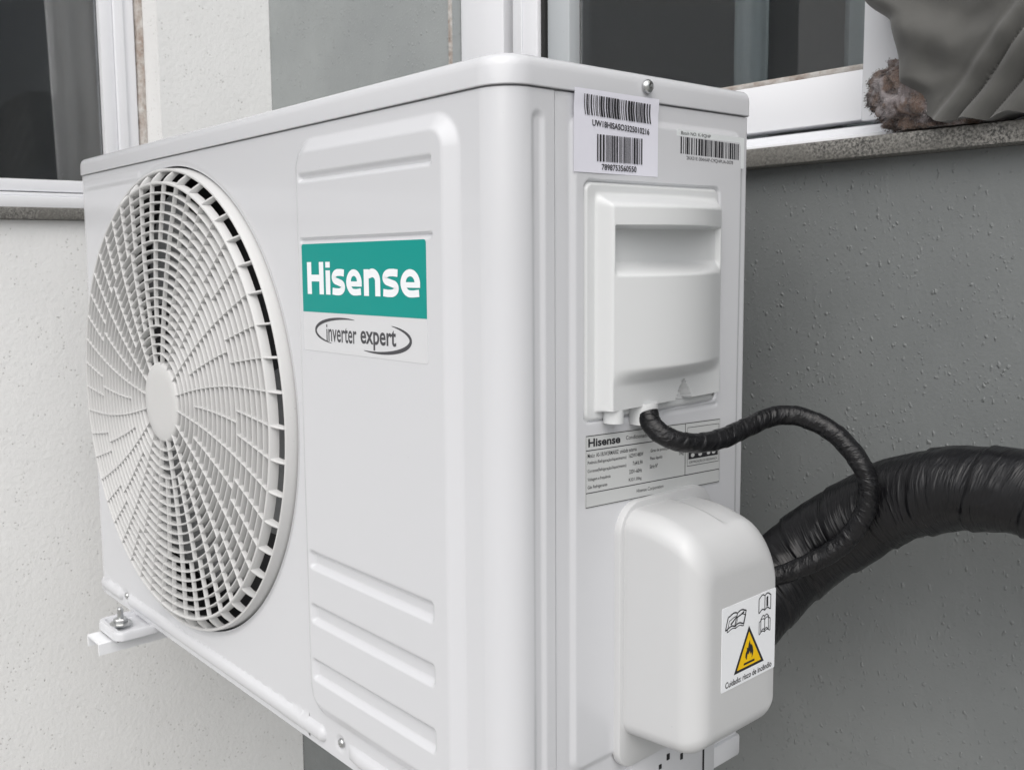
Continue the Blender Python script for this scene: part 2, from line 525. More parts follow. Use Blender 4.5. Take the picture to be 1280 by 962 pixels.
# left part round the fan opening: polar mesh from the hole to its rectangle
RH = 253.0
x0, x1, z0, z1 = -786.0, -266.0, -2.0, H
corners = [math.atan2(zz - ZC, xx - XC) % (2 * math.pi) for xx in (x0, x1) for zz in (z0, z1)]
ths = sorted(set(list(np.linspace(0, 2 * math.pi, 720, endpoint=False)) + corners))
P = []
for th in ths:
    c, s = math.cos(th), math.sin(th)
    tx = ((x1 if c > 0 else x0) - XC) / c if abs(c) > 1e-9 else 1e9
    tz = ((z1 if s > 0 else z0) - ZC) / s if abs(s) > 1e-9 else 1e9
    R = min(tx, tz)
    rr = RH + (R - RH) * np.linspace(0, 1, 44) ** 1.15
    xs, zs = XC + rr * c, ZC + rr * s
    hh = h_front(xs, zs)
    row = [(XC + RH * c, 14, ZC + RH * s)] + [(xs[k], -hh[k], zs[k]) for k in range(len(rr))]
    P.append(row)
mb.grid(P, closeu=True, flip=True)
# returned bottom edge
mb.add([(-786, 0, -2), (-24, 0, -2), (-24, 14, -3), (-786, 14, -3)], [(0, 1, 2, 3)])
front = mb.build('front_panel', M_CASE, ac, 40)

# side panel
def h_side(y, z):
    h = 2.4 * ramp(-sd_rr(y, z, 61, 270, 52, 536, 14) / 6.0)
    h = h - 1.2 * ramp(-sd_rr(y, z, 165, 238, 310.5, 315.5, 2.4) / 2.0)        # small pressed line under the cover
    h = h - 2.4 * ramp(-sd_rr(y, z, 73.8, 236.5, 314.8, 489.8, 8) / 1.4)           # seat of the terminal cover
    h = h + 0.35 * np.sin(z / 61.0) * sstep(90, 150, y)
    return h
ys = lines(SEAM + 1.2, 275, 10, [(58, 80), (160, 166), (232, 242), (260, 275)], 1.0)
zs = lines(-2, H, 12, [(48, 70), (308, 319), (485, 493), (518, 540)], 1.0)
Y, Z = np.meshgrid(ys, zs, indexing='ij'); Hs = h_side(Y, Z)
P = [[(-5, SEAM + 1.2, z) for z in zs], [(-0.8, SEAM + 1.3, z) for z in zs]]
P += [[(Hs[i, j], Y[i, j], Z[i, j]) for j in range(len(zs))] for i in range(1, len(ys))]
for a in np.linspace(0, math.pi / 2, 6)[1:]:
    P.append([(-5 + 5 * math.cos(a), 275 + 5 * math.sin(a), z) for z in zs])
P.append([(-60, 280, z) for z in zs])
MB().grid(P).build('side_panel', M_CASE, ac, 40)
MB().grid([[(-W, SEAM + 1, z), (-W, 280, z)] for z in (-2, H)], flip=True).grid([[(-W, 280, z), (-60, 280, z)] for z in (-2, H)], flip=True).build('rear_panel', M_CASE, ac)
boxo('dark_core', -W + 6, -6, 62, 276, 2, H - 2, M_DARK, ac)  # near-black body added so the seam and grille gaps read dark
boxo('base_pan', -W + 4, -4, 3, 278, -4.5, 1.5, M_CASE, ac, 1.0)

# lid
def rr_loop(x0, x1, y0, y1, rads, n=10):
    """counter-clockwise loop: radii for corners (x1,y1),(x0,y1),(x0,y0),(x1,y0)"""
    out = []
    for k, (cx, cy, r) in enumerate(((x1, y1, rads[0]), (x0, y1, rads[1]), (x0, y0, rads[2]), (x1, y0, rads[3]))):
        sx, sy = (1, 1, -1, -1)[(k + 1) % 4], (1, -1, -1, 1)[(k + 3) % 4]
        sx = 1 if cx == x1 else -1; sy = 1 if cy == y1 else -1
        for i in range(n):
            a = math.pi / 2 * (k + i / (n - 1))
            out.append((cx - sx * r + r * math.cos(a), cy - sy * r + r * math.sin(a)))
    return out
prof = [(5, H - 4), (5, H + 1.4), (0.6, H + 1.2), (0, H + 1.8), (0, H + 13), (0.5, H + 16), (1.9, H + 19), (4.4, H + 21.2), (8, H + 22.2), (20, H + 22.6), (60, H + 23.5)]
P = []
for ins, z in prof:
    g = 1.9 - ins
    rf, rb = max(26 - ins, 1.0), max(6 - ins, 0.8)
    P.append([(x, y, z) for x, y in rr_loop(-W - g, g, -g, D + 0.6 - ins, (rb, rb, rf, rf), 12)])
lb = MB(); lb.grid(P, closev=True, flip=True)
lb.f.append(tuple(range(len(lb.v) - 48, len(lb.v))))
lb.f = [tuple(f) for f in lb.f]
lb.build('lid', M_CASE, ac, 40)

# screws
def screw(c, axis, r, parent, sgn):
    b = MB().lathe([(r, 0), (r * 0.98, sgn * r * 0.25), (r * 0.8, sgn * r * 0.5), (r * 0.45, sgn * r * 0.66), (r * 0.28, sgn * r * 0.62), (r * 0.2, sgn * r * 0.3)], 20, axis, c)
    o = b.build('screw', M_STEEL, parent, 35)
    return o
screw((3.4, 142, 559), 'x', 5.2, ac, 1)
screw((-214.6, 1.2, 14.5), 'y', 4.2, ac, -1)
screw((-709.8, 1.2, 13.5), 'y', 4.2, ac, -1)

# ---- fan grille
gr_b = MB()
YF = -18.0
def yfront(r): return YF - 1.6 * max(0.0, 1 - (r / 235.0) ** 2)
prof = [(248, 6), (246.8, 4), (246.4, -6.5), (246.9, -8.2), (248.0, -9.0), (249.4, -8.8), (250.2, -7.6), (251.4, 10), (250.4, 14)]
gr_b.lathe(prof, 160, 'y', (0, 0, 0), caps=False)
grille = gr_b.build('fan_grille', M_GRILLE, ac, 40)
grille.location = (XC * MM, 0, ZC * MM)
for k in range(1, 20):
    r = 43 + 10.1 * k
    last = k == 19
    y0 = yfront(r); t = 0.95 if not last else 1.5; dp = 8.5 if not last else 10
    MB().lathe([(r + t * 1.15, y0 + dp), (r + t, y0 + 0.9), (r + t * 0.5, y0 + 0.1), (r - t * 0.5, y0 + 0.1), (r - t, y0 + 0.9), (r - t * 1.15, y0 + dp), (r + t * 1.15, y0 + dp)], 128, 'y', caps=False).build('ring', M_GRILLE, grille, 50)
AR = np.array([36, 41, 97, 160, 204, 235, 246]); AA = np.array([15.7, 15.6, 14.0, 11.6, 9.6, 8.4, 7.7])
def spoke_mesh(r0, r1, n, tt, depth, name, yf):
    L, R = [], []
    pts = [(r, math.radians(np.interp(r, AR, AA))) for r in np.linspace(r0, r1, n)]
    xy = [Vector((r * math.cos(a), r * math.sin(a))) for r, a in pts]
    P = []
    for i, p in enumerate(xy):
        d = (xy[min(i + 1, n - 1)] - xy[max(i - 1, 0)]).normalized(); nn = Vector((-d.y, d.x))
        y0 = yf(pts[i][0])
        q = [(tt * 1.2, y0 + depth), (tt, y0 + 0.8), (tt * 0.45, y0), (-tt * 0.45, y0), (-tt, y0 + 0.8), (-tt * 1.2, y0 + depth)]
        P.append([(p.x + nn.x * o, y, p.y + nn.y * o) for o, y in q])
    b = MB().grid(P, closev=True)
    k = len(b.v)
    b.f.append(tuple(range(5, -1, -1))); b.f.append(tuple(range(k - 6, k)))
    return b.build(name, M_GRILLE, grille, 50)
for count, r0, r1, skip in ((16, 41, 83.6, 0), (32, 83.2, 174.6, 0), (48, 174.0, 234.4, 0)):
    base = None
    for k in range(count):
        if base is None: o = base = spoke_mesh(r0, r1, 10, 0.62, 4.5, "spoke", lambda r: yfront(r) - 0.08)
        else: o = copy_obj(base, grille)
        o.rotation_euler.y = -2 * math.pi * k / count
base = None
for k in range(48):
    if base is None:
        base = o = spoke_mesh(234.6, 247.6, 7, 0.95, 9, 'slot_blade', lambda r: -17.6 + 10.0 * ((r - 234.6) / 13.0) ** 1.6)
    else: o = copy_obj(base, grille)
    o.rotation_euler.y = -2 * math.pi * k / 48
MB().lathe([(43.8, -8), (43.6, -17.2), (42.6, -18.8), (40.5, -19.7), (30, -20.2), (12, -20.5)], 64, 'y').build('hub_cap', M_GRILLE, grille, 40)

# fan, motor and shroud behind the grille
fan = MB().lathe([(62, 70), (62, 26), (55, 20), (20, 18)], 40, 'y').build('fan', M_FAN, ac, 35)
fan.location = (XC * MM, 0, ZC * MM)
for k in range(3):
    P = []
    for i in range(14):
        t = i / 13; r = 58 + 172 * t
        row = []
        for j in range(12):
            u = j / 11 - 0.5
            a = u * math.radians(88 - 18 * t) + math.radians(26) * t
            row.append((r * math.cos(a), 38 + 52 * u + 6 * math.sin(t * 3), r * math.sin(a)))
        P.append(row)
    o = MB().grid(P).build('fan_blade', M_FAN, fan, 60)
    o.rotation_euler.y = math.radians(20 + 120 * k)
    o.modifiers.new('thickness', 'SOLIDIFY').thickness = 0.003
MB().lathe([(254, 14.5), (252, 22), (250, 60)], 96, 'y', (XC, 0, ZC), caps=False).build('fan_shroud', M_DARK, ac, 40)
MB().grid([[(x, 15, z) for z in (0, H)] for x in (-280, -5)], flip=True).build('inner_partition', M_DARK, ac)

# ---- terminal cover with the grip
def h_term(y, z):
    h = 2.2 * ramp(-sd_rr(y, z, 75.5, 235, 316.5, 488, 7) / 2.0)
    # plan profile: draft wall on the near side, then a bulging face
    yb = np.clip((y - 90) / (231 - 90), 0, 1)
    bulge = 13 + 17.0 * np.sin(math.pi * np.clip(yb * 0.96, 0, 1)) - 9.5 * yb ** 2.0
    flat = 13.0 - 6.5 * yb ** 1.2
    wall = ramp((y - 85.0) / 6.0, 0.35) * ramp((233.0 - y) / 3.0)
    top = ramp((481.5 - z) / 12.0, 0.35)
    low = sstep(341, 355, z - 0 * y)
    skirt = ramp((z - 322.5) / 2.0)
    face = flat + (bulge - flat) * low
    body = np.maximum(face * wall * top * skirt, 0)
    # grip opening
    op = ramp((y - 92.0) / 1.6) * ramp((228.5 - y) / 3.0) * ramp((457.5 - z) / 2.2, 0.4) * sstep(420.5, 431.5, z)
    body = body * (1 - op) + np.minimum(body, 3.5) * op
    # notch at the lower edge
    tri = np.minimum(340 - z, np.minimum((y - (166.5 + (z - 322) * 0.62)), ((190.5 - (z - 322) * 0.62) - y)))
    body = body - np.maximum(body - 1, 0) * ramp(tri / 1.2) * (z > 320)
    return np.maximum(h, 0) + body
ys = np.concatenate([lines(75.5, 115, 1.3, [(75.5, 92)], 0.7), lines(116.2, 235, 1.6, [(224, 235)], 0.8)])
zs = lines(316.5, 488, 1.6, [(316.5, 330), (335, 358), (416, 432), (455, 459), (466, 488)], 0.8)
Y, Z = np.meshgrid(ys, zs, indexing='ij'); Ht = h_term(Y, Z)
tb = MB(); tb.grid([[(0.4 + Ht[i, j], Y[i, j], Z[i, j]) for j in range(len(zs))] for i in range(len(ys))])
term = tb.build('terminal_cover', M_PLAST, ac, 50)
tag(term, 'white plastic terminal cover with recessed hand grip')
for y, r, z0 in ((100, 7.5, 314.5), (134, 11.0, 310)):
    MB().lathe([(r, z0), (r, 317), (r * 0.98, 326)], 28, 'z', (8.0, y, 0)).build('cable_entry', M_PLAST, term, 40)
screw((2.5, 229, 323), 'x', 2.4, term, 1)

# ---- valve cover
PR = 73.0
vy0, vy1, vz0, vz1 = 113.0, 219.0, 68.0, 246.0
def rr_yz(y0, y1, z0, z1, rs, n=14):
    out = []
    for k, (cy, cz, sy, sz, r) in enumerate(((y1, z1, 1, 1, rs[0]), (y0, z1, -1, 1, rs[1]), (y0, z0, -1, -1, rs[2]), (y1, z0, 1, -1, rs[3]))):
        for i in range(n):
            a = math.pi / 2 * (k + i / (n - 1))
            out.append((cy - sy * r + r * math.cos(a), cz - sz * r + r * math.sin(a)))
    # add points along the straight edges
    res = []
    for i in range(len(out)):
        a, b = out[i], out[(i + 1) % len(out)]
        res.append(a)
        L = math.dist(a, b)
        if L > 12:
            m = 26 if i % n == n - 1 else 2
            for q in range(1, m): res.append((a[0] + (b[0] - a[0]) * q / m, a[1] + (b[1] - a[1]) * q / m))
    return res
FR = 18.0
P = []
steps = [(x, 0.0) for x in np.linspace(4, PR - FR, 12)] + [(PR - FR + FR * math.sin(a), FR * (1 - math.cos(a))) for a in np.linspace(0, math.pi / 2, 14)[1:]]
for x, ins in steps:
    t = (x - 4) / (PR - 4)
    ztop = vz1 - 20.0 * t ** 2.6 - 0.25 * ins
    zb = vz0 + 5 * t
    y0, y1 = vy0 + 2.2 * t, vy1 - 1.0 * t
    loop = rr_yz(y0 + ins * 0.98, y1 - ins * 0.3, zb + ins * 0.9, ztop - ins * 1.0, (max(32 - ins * .6, 8), max(16 - ins * .5, 5), max(13 - ins * .5, 4), max(15 - ins * .5, 4)))
    row = []
    for y, z in loop:
        if z > ztop - 8:                                                   # drip channel pressed into the top
            d = float(ramp(np.array((y - 168) / 4.0), 0.4) * (1 - sstep(190, 207, y)) * sstep(60, 44, x) )
            z = z - 3.2 * d
        row.append((x, y, z))
    P.append(row)
vb = MB(); vb.grid(P, closev=True)
m_ = len(P[0]); k = len(vb.v)
cx = sum(p[1] for p in P[-1]) / m_; cz = sum(p[2] for p in P[-1]) / m_
prev = list(range(k - m_, k))
for s_ in (0.66, 0.33):
    b = len(vb.v)
    vb.v += [(PR + 0.15 * (1 - s_), cx + (p[1] - cx) * s_, cz + (p[2] - cz) * s_) for p in P[-1]]
    for i in range(m_): vb.f.append((prev[i], b + i, b + (i + 1) % m_, prev[(i + 1) % m_]))
    prev = list(range(b, b + m_))
vb.f.append(tuple(prev))
cover = vb.build('valve_cover', M_COVER, ac, 50)
tag(cover, 'deep rounded plastic valve cover with fire warning sticker')
P = []
for x, g in ((1.5, 0), (6.5, 0), (7.6, 0.5), (8.0, 1.6), (8.0, 9)):
    P.append([(x, y, z) for y, z in rr_yz(108.5 + g, 224 - g, 42 + g, 251 - g, (24 - g, 24 - g, 15 - g * .8, 15 - g * .8))])
fb = MB(); fb.grid(P, closev=True); fb.f.append(tuple(range(len(fb.v) - len(P[0]), len(fb.v))))
fb.build('flange', M_COVER, cover, 40)
MB().add([(44, 166.5, 240), (44, 170.5, 241.5), (36, 170.5, 242.6)], [(0, 1, 2)])
# lower valve plate with slots under the cover
vp = boxo('valve_plate', -2, 5.5, 126, 236, -6, 60, M_CASE, ac, 1.0)
for y0, y1, z0, z1 in ((160, 163, 25, 28.5), (170, 173.4, 29, 34), (188, 191, 23, 28), (203, 206, 34, 38)):
    boxo('slot', 5.2, 6.1, y0, y1, z0, z1, M_DARK, vp)
boxo('slot', 5.2, 6.1, 218.8, 220.6, -6, 30, M_DARK, vp)
boxo('side_foot_plate', -40, 3.2, 236.5, 279, -6, 14, M_CASE, ac, 3.0)

# ------------------------------------------------------------------ printing helpers
def text2d(s, offset=0.0, spacing=1.0, shear=0.0, extra=None):
    c = bpy.data.curves.new('txt', 'FONT'); c.body = s; c.size = 1.0; c.offset = offset
    c.space_character = spacing; c.shear = shear; c.resolution_u = 4; c.fill_mode = 'FRONT'
    o = bpy.data.objects.new('txt', c); COL.objects.link(o)
    bpy.context.view_layer.update()
    me = bpy.data.meshes.new_from_object(o.evaluated_get(bpy.context.evaluated_depsgraph_get()))
    v = [(p.co.x, p.co.y) for p in me.vertices]; f = [tuple(p.vertices) for p in me.polygons]
    bpy.data.objects.remove(o); bpy.data.curves.remove(c); bpy.data.meshes.remove(me)
    return v, f
class Print:
    """flat print in (u,v) millimetres, placed on a surface by a mapping"""
    def __init__(s): s.v = []; s.f = []; s.d = []; s.lift = 0.0
    def add(s, v, f):
        b = len(s.v); s.v += v; s.d += [s.lift] * len(v); s.f += [tuple(b + i for i in q) for q in f]
    def text(s, t, u0, u1, v0, v1, offset=0.0, spacing=1.0, shear=0.0, rot=0.0, keep=None):
        v, f = text2d(t, offset, spacing, shear)
        a = np.array(v); mn, mx = a.min(0), a.max(0)
        su = (u1 - u0) / (mx[0] - mn[0]); sv = (v1 - v0) / (mx[1] - mn[1])
        q = [(u0 + (p[0] - mn[0]) * su, v0 + (p[1] - mn[1]) * sv + rot * ((p[0] - mn[0]) * su)) for p in v]
        s.add(q, f)
    def rect(s, u0, u1, v0, v1, sl=0.0):
        s.add([(u0, v0), (u1, v0 + sl * (u1 - u0)), (u1, v1 + sl * (u1 - u0)), (u0, v1)], [(0, 1, 2, 3)])
    def poly(s, pts): s.add(list(pts), [tuple(range(len(pts)))])
    def stroke(s, pts, w, closed=False):
        n = len(pts)
        ws = w if isinstance(w, (list, tuple)) else [w] * n
        L = []
        for i, p in enumerate(pts):
            a = pts[(i - 1) % n] if closed or i > 0 else p
            b = pts[(i + 1) % n] if closed or i < n - 1 else p
            dx, dy = b[0] - a[0], b[1] - a[1]; l = math.hypot(dx, dy) or 1
            nx, ny = -dy / l * ws[i] / 2, dx / l * ws[i] / 2
            L += [(p[0] + nx, p[1] + ny), (p[0] - nx, p[1] - ny)]
        F = [(2 * i, 2 * i + 1, (2 * i + 3) % (2 * n), (2 * i + 2) % (2 * n)) for i in range(n if closed else n - 1)]
        s.add(L, F)
    def build(s, name, mat, mapper, parent, axis=(1, 0, 0)):
        o = obj(name, [tuple(c + n_ * d for c, n_ in zip(mapper(u, v), axis)) for (u, v), d in zip(s.v, s.d)], s.f, mat, parent); return o
def on_front(y): return lambda u, v: (u, y, v)
def on_side(x, sl=0.0, y0=0.0): return lambda u, v: (x, u, v + sl * (u - y0))

# ---- brand sticker on the front
def slab(name, u0, u1, v0, v1, mapper_at, mat, parent, r=2.0, th=0.25, curl=None):
    pts = []
    for k, (cu, cv, su, sv) in enumerate(((u1, v1, 1, 1), (u0, v1, -1, 1), (u0, v0, -1, -1), (u1, v0, 1, -1))):
        for i in range(5):
            a = math.pi / 2 * (k + i / 4)
            pts.append((cu - su * r + r * math.cos(a), cv - sv * r + r * math.sin(a)))
    a = [mapper_at(0)(u, v) for u, v in pts]; b = [mapper_at(th)(u, v) for u, v in pts]; n = len(pts)
    return obj(name, a + b, [tuple(range(n, 2 * n))] + [(i, (i + 1) % n, n + (i + 1) % n, n + i) for i in range(n)], mat, parent)
st = slab('brand_sticker', -243.6, -73.6, 360, 449.6, lambda t: on_front(-EMB - t), M_STKW, ac, 2.2, 0.25)
tag(st, 'green and white brand sticker')
g = Print(); g.poly([(-243.4, 392.6), (-73.8, 392.6), (-73.8, 447.4), (-74.4, 448.8), (-75.8, 449.4), (-241.4, 449.4), (-242.8, 448.8), (-243.4, 447.4)])
g.build('green_field', M_GREEN, on_front(-EMB - 0.35), st)
t = Print()
LW = 6.7
def seg(pts, w=LW):
    t.lift += 0.012
    t.stroke(pts, w)
def ell(cx, cz, rx, rz, a0, a1, n=26): return [(cx + rx * math.cos(math.radians(a)), cz + rz * math.sin(math.radians(a))) for a in np.linspace(a0, a1, n)]
VB, VX, VT = 407.6, 428.2, 434.3
def letter_e(u0, u1):
    cx, cz, rx, rz = (u0 + u1) / 2, (VB + VX) / 2, (u1 - u0 - LW) / 2, (VX - VB - 5.2) / 2
    seg(ell(cx, cz, rx, rz, -2, 270, 44) + [(cx + 3.5, VB + 2.6), (u1 - 1.4, VB + 3.2)], [LW - 1.5 * abs(math.sin(math.radians(a))) for a in np.linspace(0, 270, 44)] + [5.1, 5.3])
    seg([(u0 + 4.5, cz - 1.2), (u1 - 0.1, cz - 1.2)], 4.0)
def letter_s(u0, u1):
    cx, r = (u0 + u1) / 2, (u1 - u0 - 6.4) / 2
    q = (VX - VB - 5.0) / 4
    top = ell(cx, VX - 2.5 - q, r, q, 55, 245, 20); bot = ell(cx, VB + 2.5 + q, r, q, 65, -125, 20)
    pts = [(u1 - 1.6, VX - 3.0), (cx + 4, VX - 2.5)] + top[3:-2] + bot[2:-3] + [(cx - 4, VB + 2.5), (u0 + 1.2, VB + 3.0)]
    seg(pts, 5.6)
def letter_n(u0, u1):
    seg([(u0 + LW / 2, VB), (u0 + LW / 2, VX)])
    cx = (u0 + u1) / 2
    seg([(u0 + LW / 2 + 1, VX - 3.4)] + ell(cx + 0.6, VX - 9.0, (u1 - u0 - LW) / 2 - 0.6, 6.2, 120, 0, 16) + [(u1 - LW / 2, VB)])
seg([(-235.2 + LW / 2, VB), (-235.2 + LW / 2, VT)]); seg([(-209.8 - LW / 2, VB), (-209.8 - LW / 2, VT)]); seg([(-232, 421.0), (-213, 421.0)], 5.6)
seg([(-203.2, VB), (-203.2, 427.4)]); seg([(-203.2, 429.6), (-203.2, VT)])
letter_s(-197.8, -177.8); letter_e(-176.4, -154.6); letter_n(-151.8, -130.0); letter_s(-127.4, -106.2); letter_e(-104.4, -80.8)
t.build('logo_lettering', M_PRTW, on_front(-EMB - 0.45), st, (0, -1, 0))
t = Print()
t.text('inverter', -208, -164, 369.0, 383.2, offset=0.012, shear=0.0)
t.text('expert', -158.5, -111.5, 365.6, 382.4, offset=0.02)
def arc(a0, a1, cx, cz, rx, rz, w, n=30, tilt=0.0):
    pts, ws = [], []
    for i in range(n):
        a = math.radians(a0 + (a1 - a0) * i / (n - 1))
        pts.append((cx + rx * math.cos(a), cz + rz * math.sin(a) + tilt * rx * math.cos(a)))
        ws.append(0.4 + w * max(0.0, math.sin(math.pi * i / (n - 1))) ** 0.8)
    t.stroke(pts, ws)
arc(72, 242, -180, 377.5, 44, 11.0, 2.4)
arc(62, -112, -137.5, 375.4, 44, 11.4, 2.8)
t.build('lettering', M_INKG, on_front(-EMB - 0.35), st)

# ---- barcodes on the side
def bars(P, u0, u1, v0, v1, seed, n=46, slope=0.0, curve=None):
    r = random.Random(seed); u = u0; unit = (u1 - u0) / (n * 2.1)
    while u < u1 - unit:
        wd = unit * r.choice((1, 1, 1, 2, 2, 3)); u2 = min(u + wd, u1)
        if curve:
            k = 6
            for i in range(k):
                a, b = v0 + (v1 - v0) * i / k, v0 + (v1 - v0) * (i + 1) / k
                ca, cb = curve(i / k), curve((i + 1) / k)
                P.add([(u + ca, a + slope * (u - u0)), (u2 + ca, a + slope * (u2 - u0)), (u2 + cb, b + slope * (u2 - u0)), (u + cb, b + slope * (u - u0))], [(0, 1, 2, 3)])
        else: P.rect(u, u2, v0, v1, slope)
        u = u2 + unit * r.choice((1, 1, 2, 1, 2))
# the big paper label laps over the lid's lower edge: its surface follows the step
def lab_x(v): return float(2.75 + 0.75 * sstep(538, H + 1, np.array(v)))
NV = 24
vv = np.linspace(494, 551, NV)
uu = np.linspace(63.5, 155.5, 16)
P = [[(lab_x(v) + 0.15 + 0.12 * math.sin(u * 0.09), u, v) for v in vv] for u in uu]
bl = MB().grid(P).build('barcode_sticker', M_STKB, ac, 40)
tag(bl, 'white paper sticker with two barcodes')
p = Print()
bars(p, 73.0, 146.5, 533.5, 547.5, 3, 48, -0.016, lambda q: 1.6 * (1 - q) ** 2)
p.text('UW18HISASO3325010216', 82, 144.8, 526.4, 530.8, offset=0.02, rot=-0.035)
bars(p, 87, 137.2, 502.2, 521.0, 5, 36)
p.text('7898753560550', 92, 130.2, 496.3, 500.6, offset=0.015)
o = p.build('barcode_print', M_INK, lambda u, v: (lab_x(v) + 0.62, u, v), bl)
bs = slab('batch_sticker', 178.6, 268.8, 506.5, 531.5, lambda t: on_side(2.45 + t, -0.012, 178.6), M_STKC, ac, 1.5, 0.2)
tag(bs, 'small white batch number sticker')
p = Print()
p.text('Batch NO. K-9QHP', 184, 222, 527.2, 530.2, offset=0.0)
bars(p, 183.3, 261, 513.2, 526.0, 9, 44)
p.text('2KK01E 004HAP-C9QHPUA-0078', 191, 253, 508.6, 511.8)
p.build('barcode_print', M_INK, on_side(2.85, -0.012, 178.6), bs)

# ---- rating label
SL = -0.0407
lb_ = slab('rating_label', 75.5, 241, 253.3, 307.3, lambda t: on_side(2.5 + t, SL, 75.5), M_STKG, ac, 2.0, 0.2)
tag(lb_, 'silver rating label with specification table')
p = Print()
u0, u1, v0, v1 = 76.2, 240.4, 254.0, 306.6
p.stroke([(u0, v0), (u1, v0), (u1, v1), (u0, v1)], 0.55, True)
for a in ((u0, 296.0, u1, 296.0), (u0, 264.6, u1, 264.6), (193.6, 264.6, 193.6, v1), (193.6, 296, 193.6, 264.6)):
    p.stroke([(a[0], a[1]), (a[2], a[3])], 0.6)
p.text('Hisense', 78.6, 114.0, 298.4, 304.6, offset=0.03)
p.text('Condicionador De AR Tipo Split', 120.5, 182, 299.2, 303.2)
rows = (('Mod.o  AS-18UW2RMA00Z  unidade externa', 78, 133, 290.6), ('Potência (Refrigeração/Aquecimento)', 78, 121, 285.2), ('Corrente(Refrigeração/Aquecimento)', 78, 121, 279.0),
        ('Voltagem e frequência', 78, 103, 272.8), ('Gás Refrigerante', 78, 99.5, 267.0), ('1623W/1480W', 124, 141, 286.0), ('7.64/6.9A', 128.5, 140.5, 279.8), ('220V~60Hz', 124.5, 139.5, 273.6), ('R32/1.05kg', 124.0, 139, 267.2),
        ('Grau de proteção', 150, 173, 287.0), ('Peso líquido', 149.5, 164.5, 281.0), ('Série Nº', 149, 159, 275.0), ('IPX4', 182, 190, 287.0), ('29kg', 185.5, 191.5, 281.2))
for s_, a, b, v in rows: p.text(s_, a, b, v, v + 3.1, offset=0.004)
p.text('Hisense Corporation', 133.5, 166, 257.2, 260.8)
p.rect(198, 238, 277.0, 283.0)
p.rect(198, 238, 283.4, 295.2)
p.stroke([(196.5, 271.6), (239, 271.6), (239, 303), (196.5, 303)], 0.5, True)
p.text('CERTIFICAÇÃO DE SEGURANÇA', 199, 237, 273.0, 275.8)
p.build('printed_text', M_INK, on_side(2.85, SL, 75.5), lb_)
q = Print()
for cu in (203.5, 213.5, 225, 232): q.poly([(cu + 2.6 * math.cos(a), 280 + 1.6 * math.sin(a)) for a in np.linspace(0, 2 * math.pi, 10, endpoint=False)])
q.build('printed_mark', M_STKG, on_side(2.95, SL, 75.5), lb_)

# ---- fire warning sticker on the valve cover
XS = PR + 0.25
ws = slab('warning_sticker', 143.5, 213.5, 117.5, 181.0, lambda t: (lambda u, v: (PR + 0.02 + t, u, v)), M_PRTW, cover, 1.0, 0.3)
tag(ws, 'white warning sticker with yellow flame triangle')
def onc(d): return lambda u, v: (XS + d, u, v)
ws_surf = lambda d: (lambda u, v: (PR + 0.42 + d, u, v))
p = Print()
tri = [(159.0, 127.0), (198.5, 127.0), (177.8, 160.0)]
p.poly(tri)
b = Print(); cxx, czz = 178.6, 137.6
b.poly([(cxx + (u - cxx) * 0.80, czz + (v - czz) * 0.80) for u, v in tri])
def book(P, u, v, w_, h_, sk=0.0, wid=0.7):
    f = lambda a, c: (u + a * w_ + sk * c * h_, v + c * h_)
    L = [f(x, 0.0 + 0.16 * math.sin(math.pi * min(1, abs(x - .5) * 2 + .1))) for x in np.linspace(0, 1, 13)]
    T = [f(x, 0.84 + 0.16 * math.sin(math.pi * min(1, abs(x - .5) * 2 + .1))) for x in np.linspace(0, 1, 13)]
    P.stroke(L, wid); P.stroke(T, wid)
    for i in (0, 6, 12): P.stroke([L[i], T[i]], wid)
p.text('Cuidado: risco de incêndio', 148.4, 209.4, 119.4, 124.2, offset=0.022)
book(p, 147.5, 163.8, 23, 11, 0.35, 1.1); p.lift += 0.03; book(p, 149.5, 162.0, 21, 9.5, 0.35, 0.7); p.lift += 0.03
p.stroke([(154, 166.8), (160, 170.2), (166, 171.0), (171, 172.6)], [1.6, 1.0, 1.0, 1.6])
book(p, 190.5, 166.0, 16, 13.5, 0.0, 0.9)
p.text('i', 200.5, 203.0, 169.0, 177.0, offset=0.05)
book(p, 193.5, 150.6, 10.5, 12.5, 0.0, 0.8); p.lift += 0.03; book(p, 191.2, 149.2, 15.0, 11.5, 0.0, 0.7)
p.build('print', M_INK, ws_surf(0.0), ws)
b.build('yellow_triangle', M_YEL, ws_surf(0.08), ws)
f_ = Print()
flame = [(-3.2, 0), (-5.0, 2.6), (-4.6, 5.6), (-3.0, 8.2), (-3.4, 10.2), (-1.6, 9.2), (-1.2, 12.0), (0.4, 15.4), (1.0, 12.4), (2.2, 10.4), (2.6, 12.0), (4.2, 8.6), (5.0, 5.0), (4.4, 2.0), (3.0, 0), (3.2, 2.2), (2.2, 4.8), (1.2, 3.2), (0.6, 6.4), (-1.0, 3.8), (-2.2, 4.6), (-2.8, 2.2)]
f_.poly([(178.6 + 1.05 * u, 134.2 + 0.95 * v) for u, v in flame])
f_.rect(171.5, 185.6, 130.8, 132.5)
f_.build('flame_print', M_INK, ws_surf(0.16), ws)

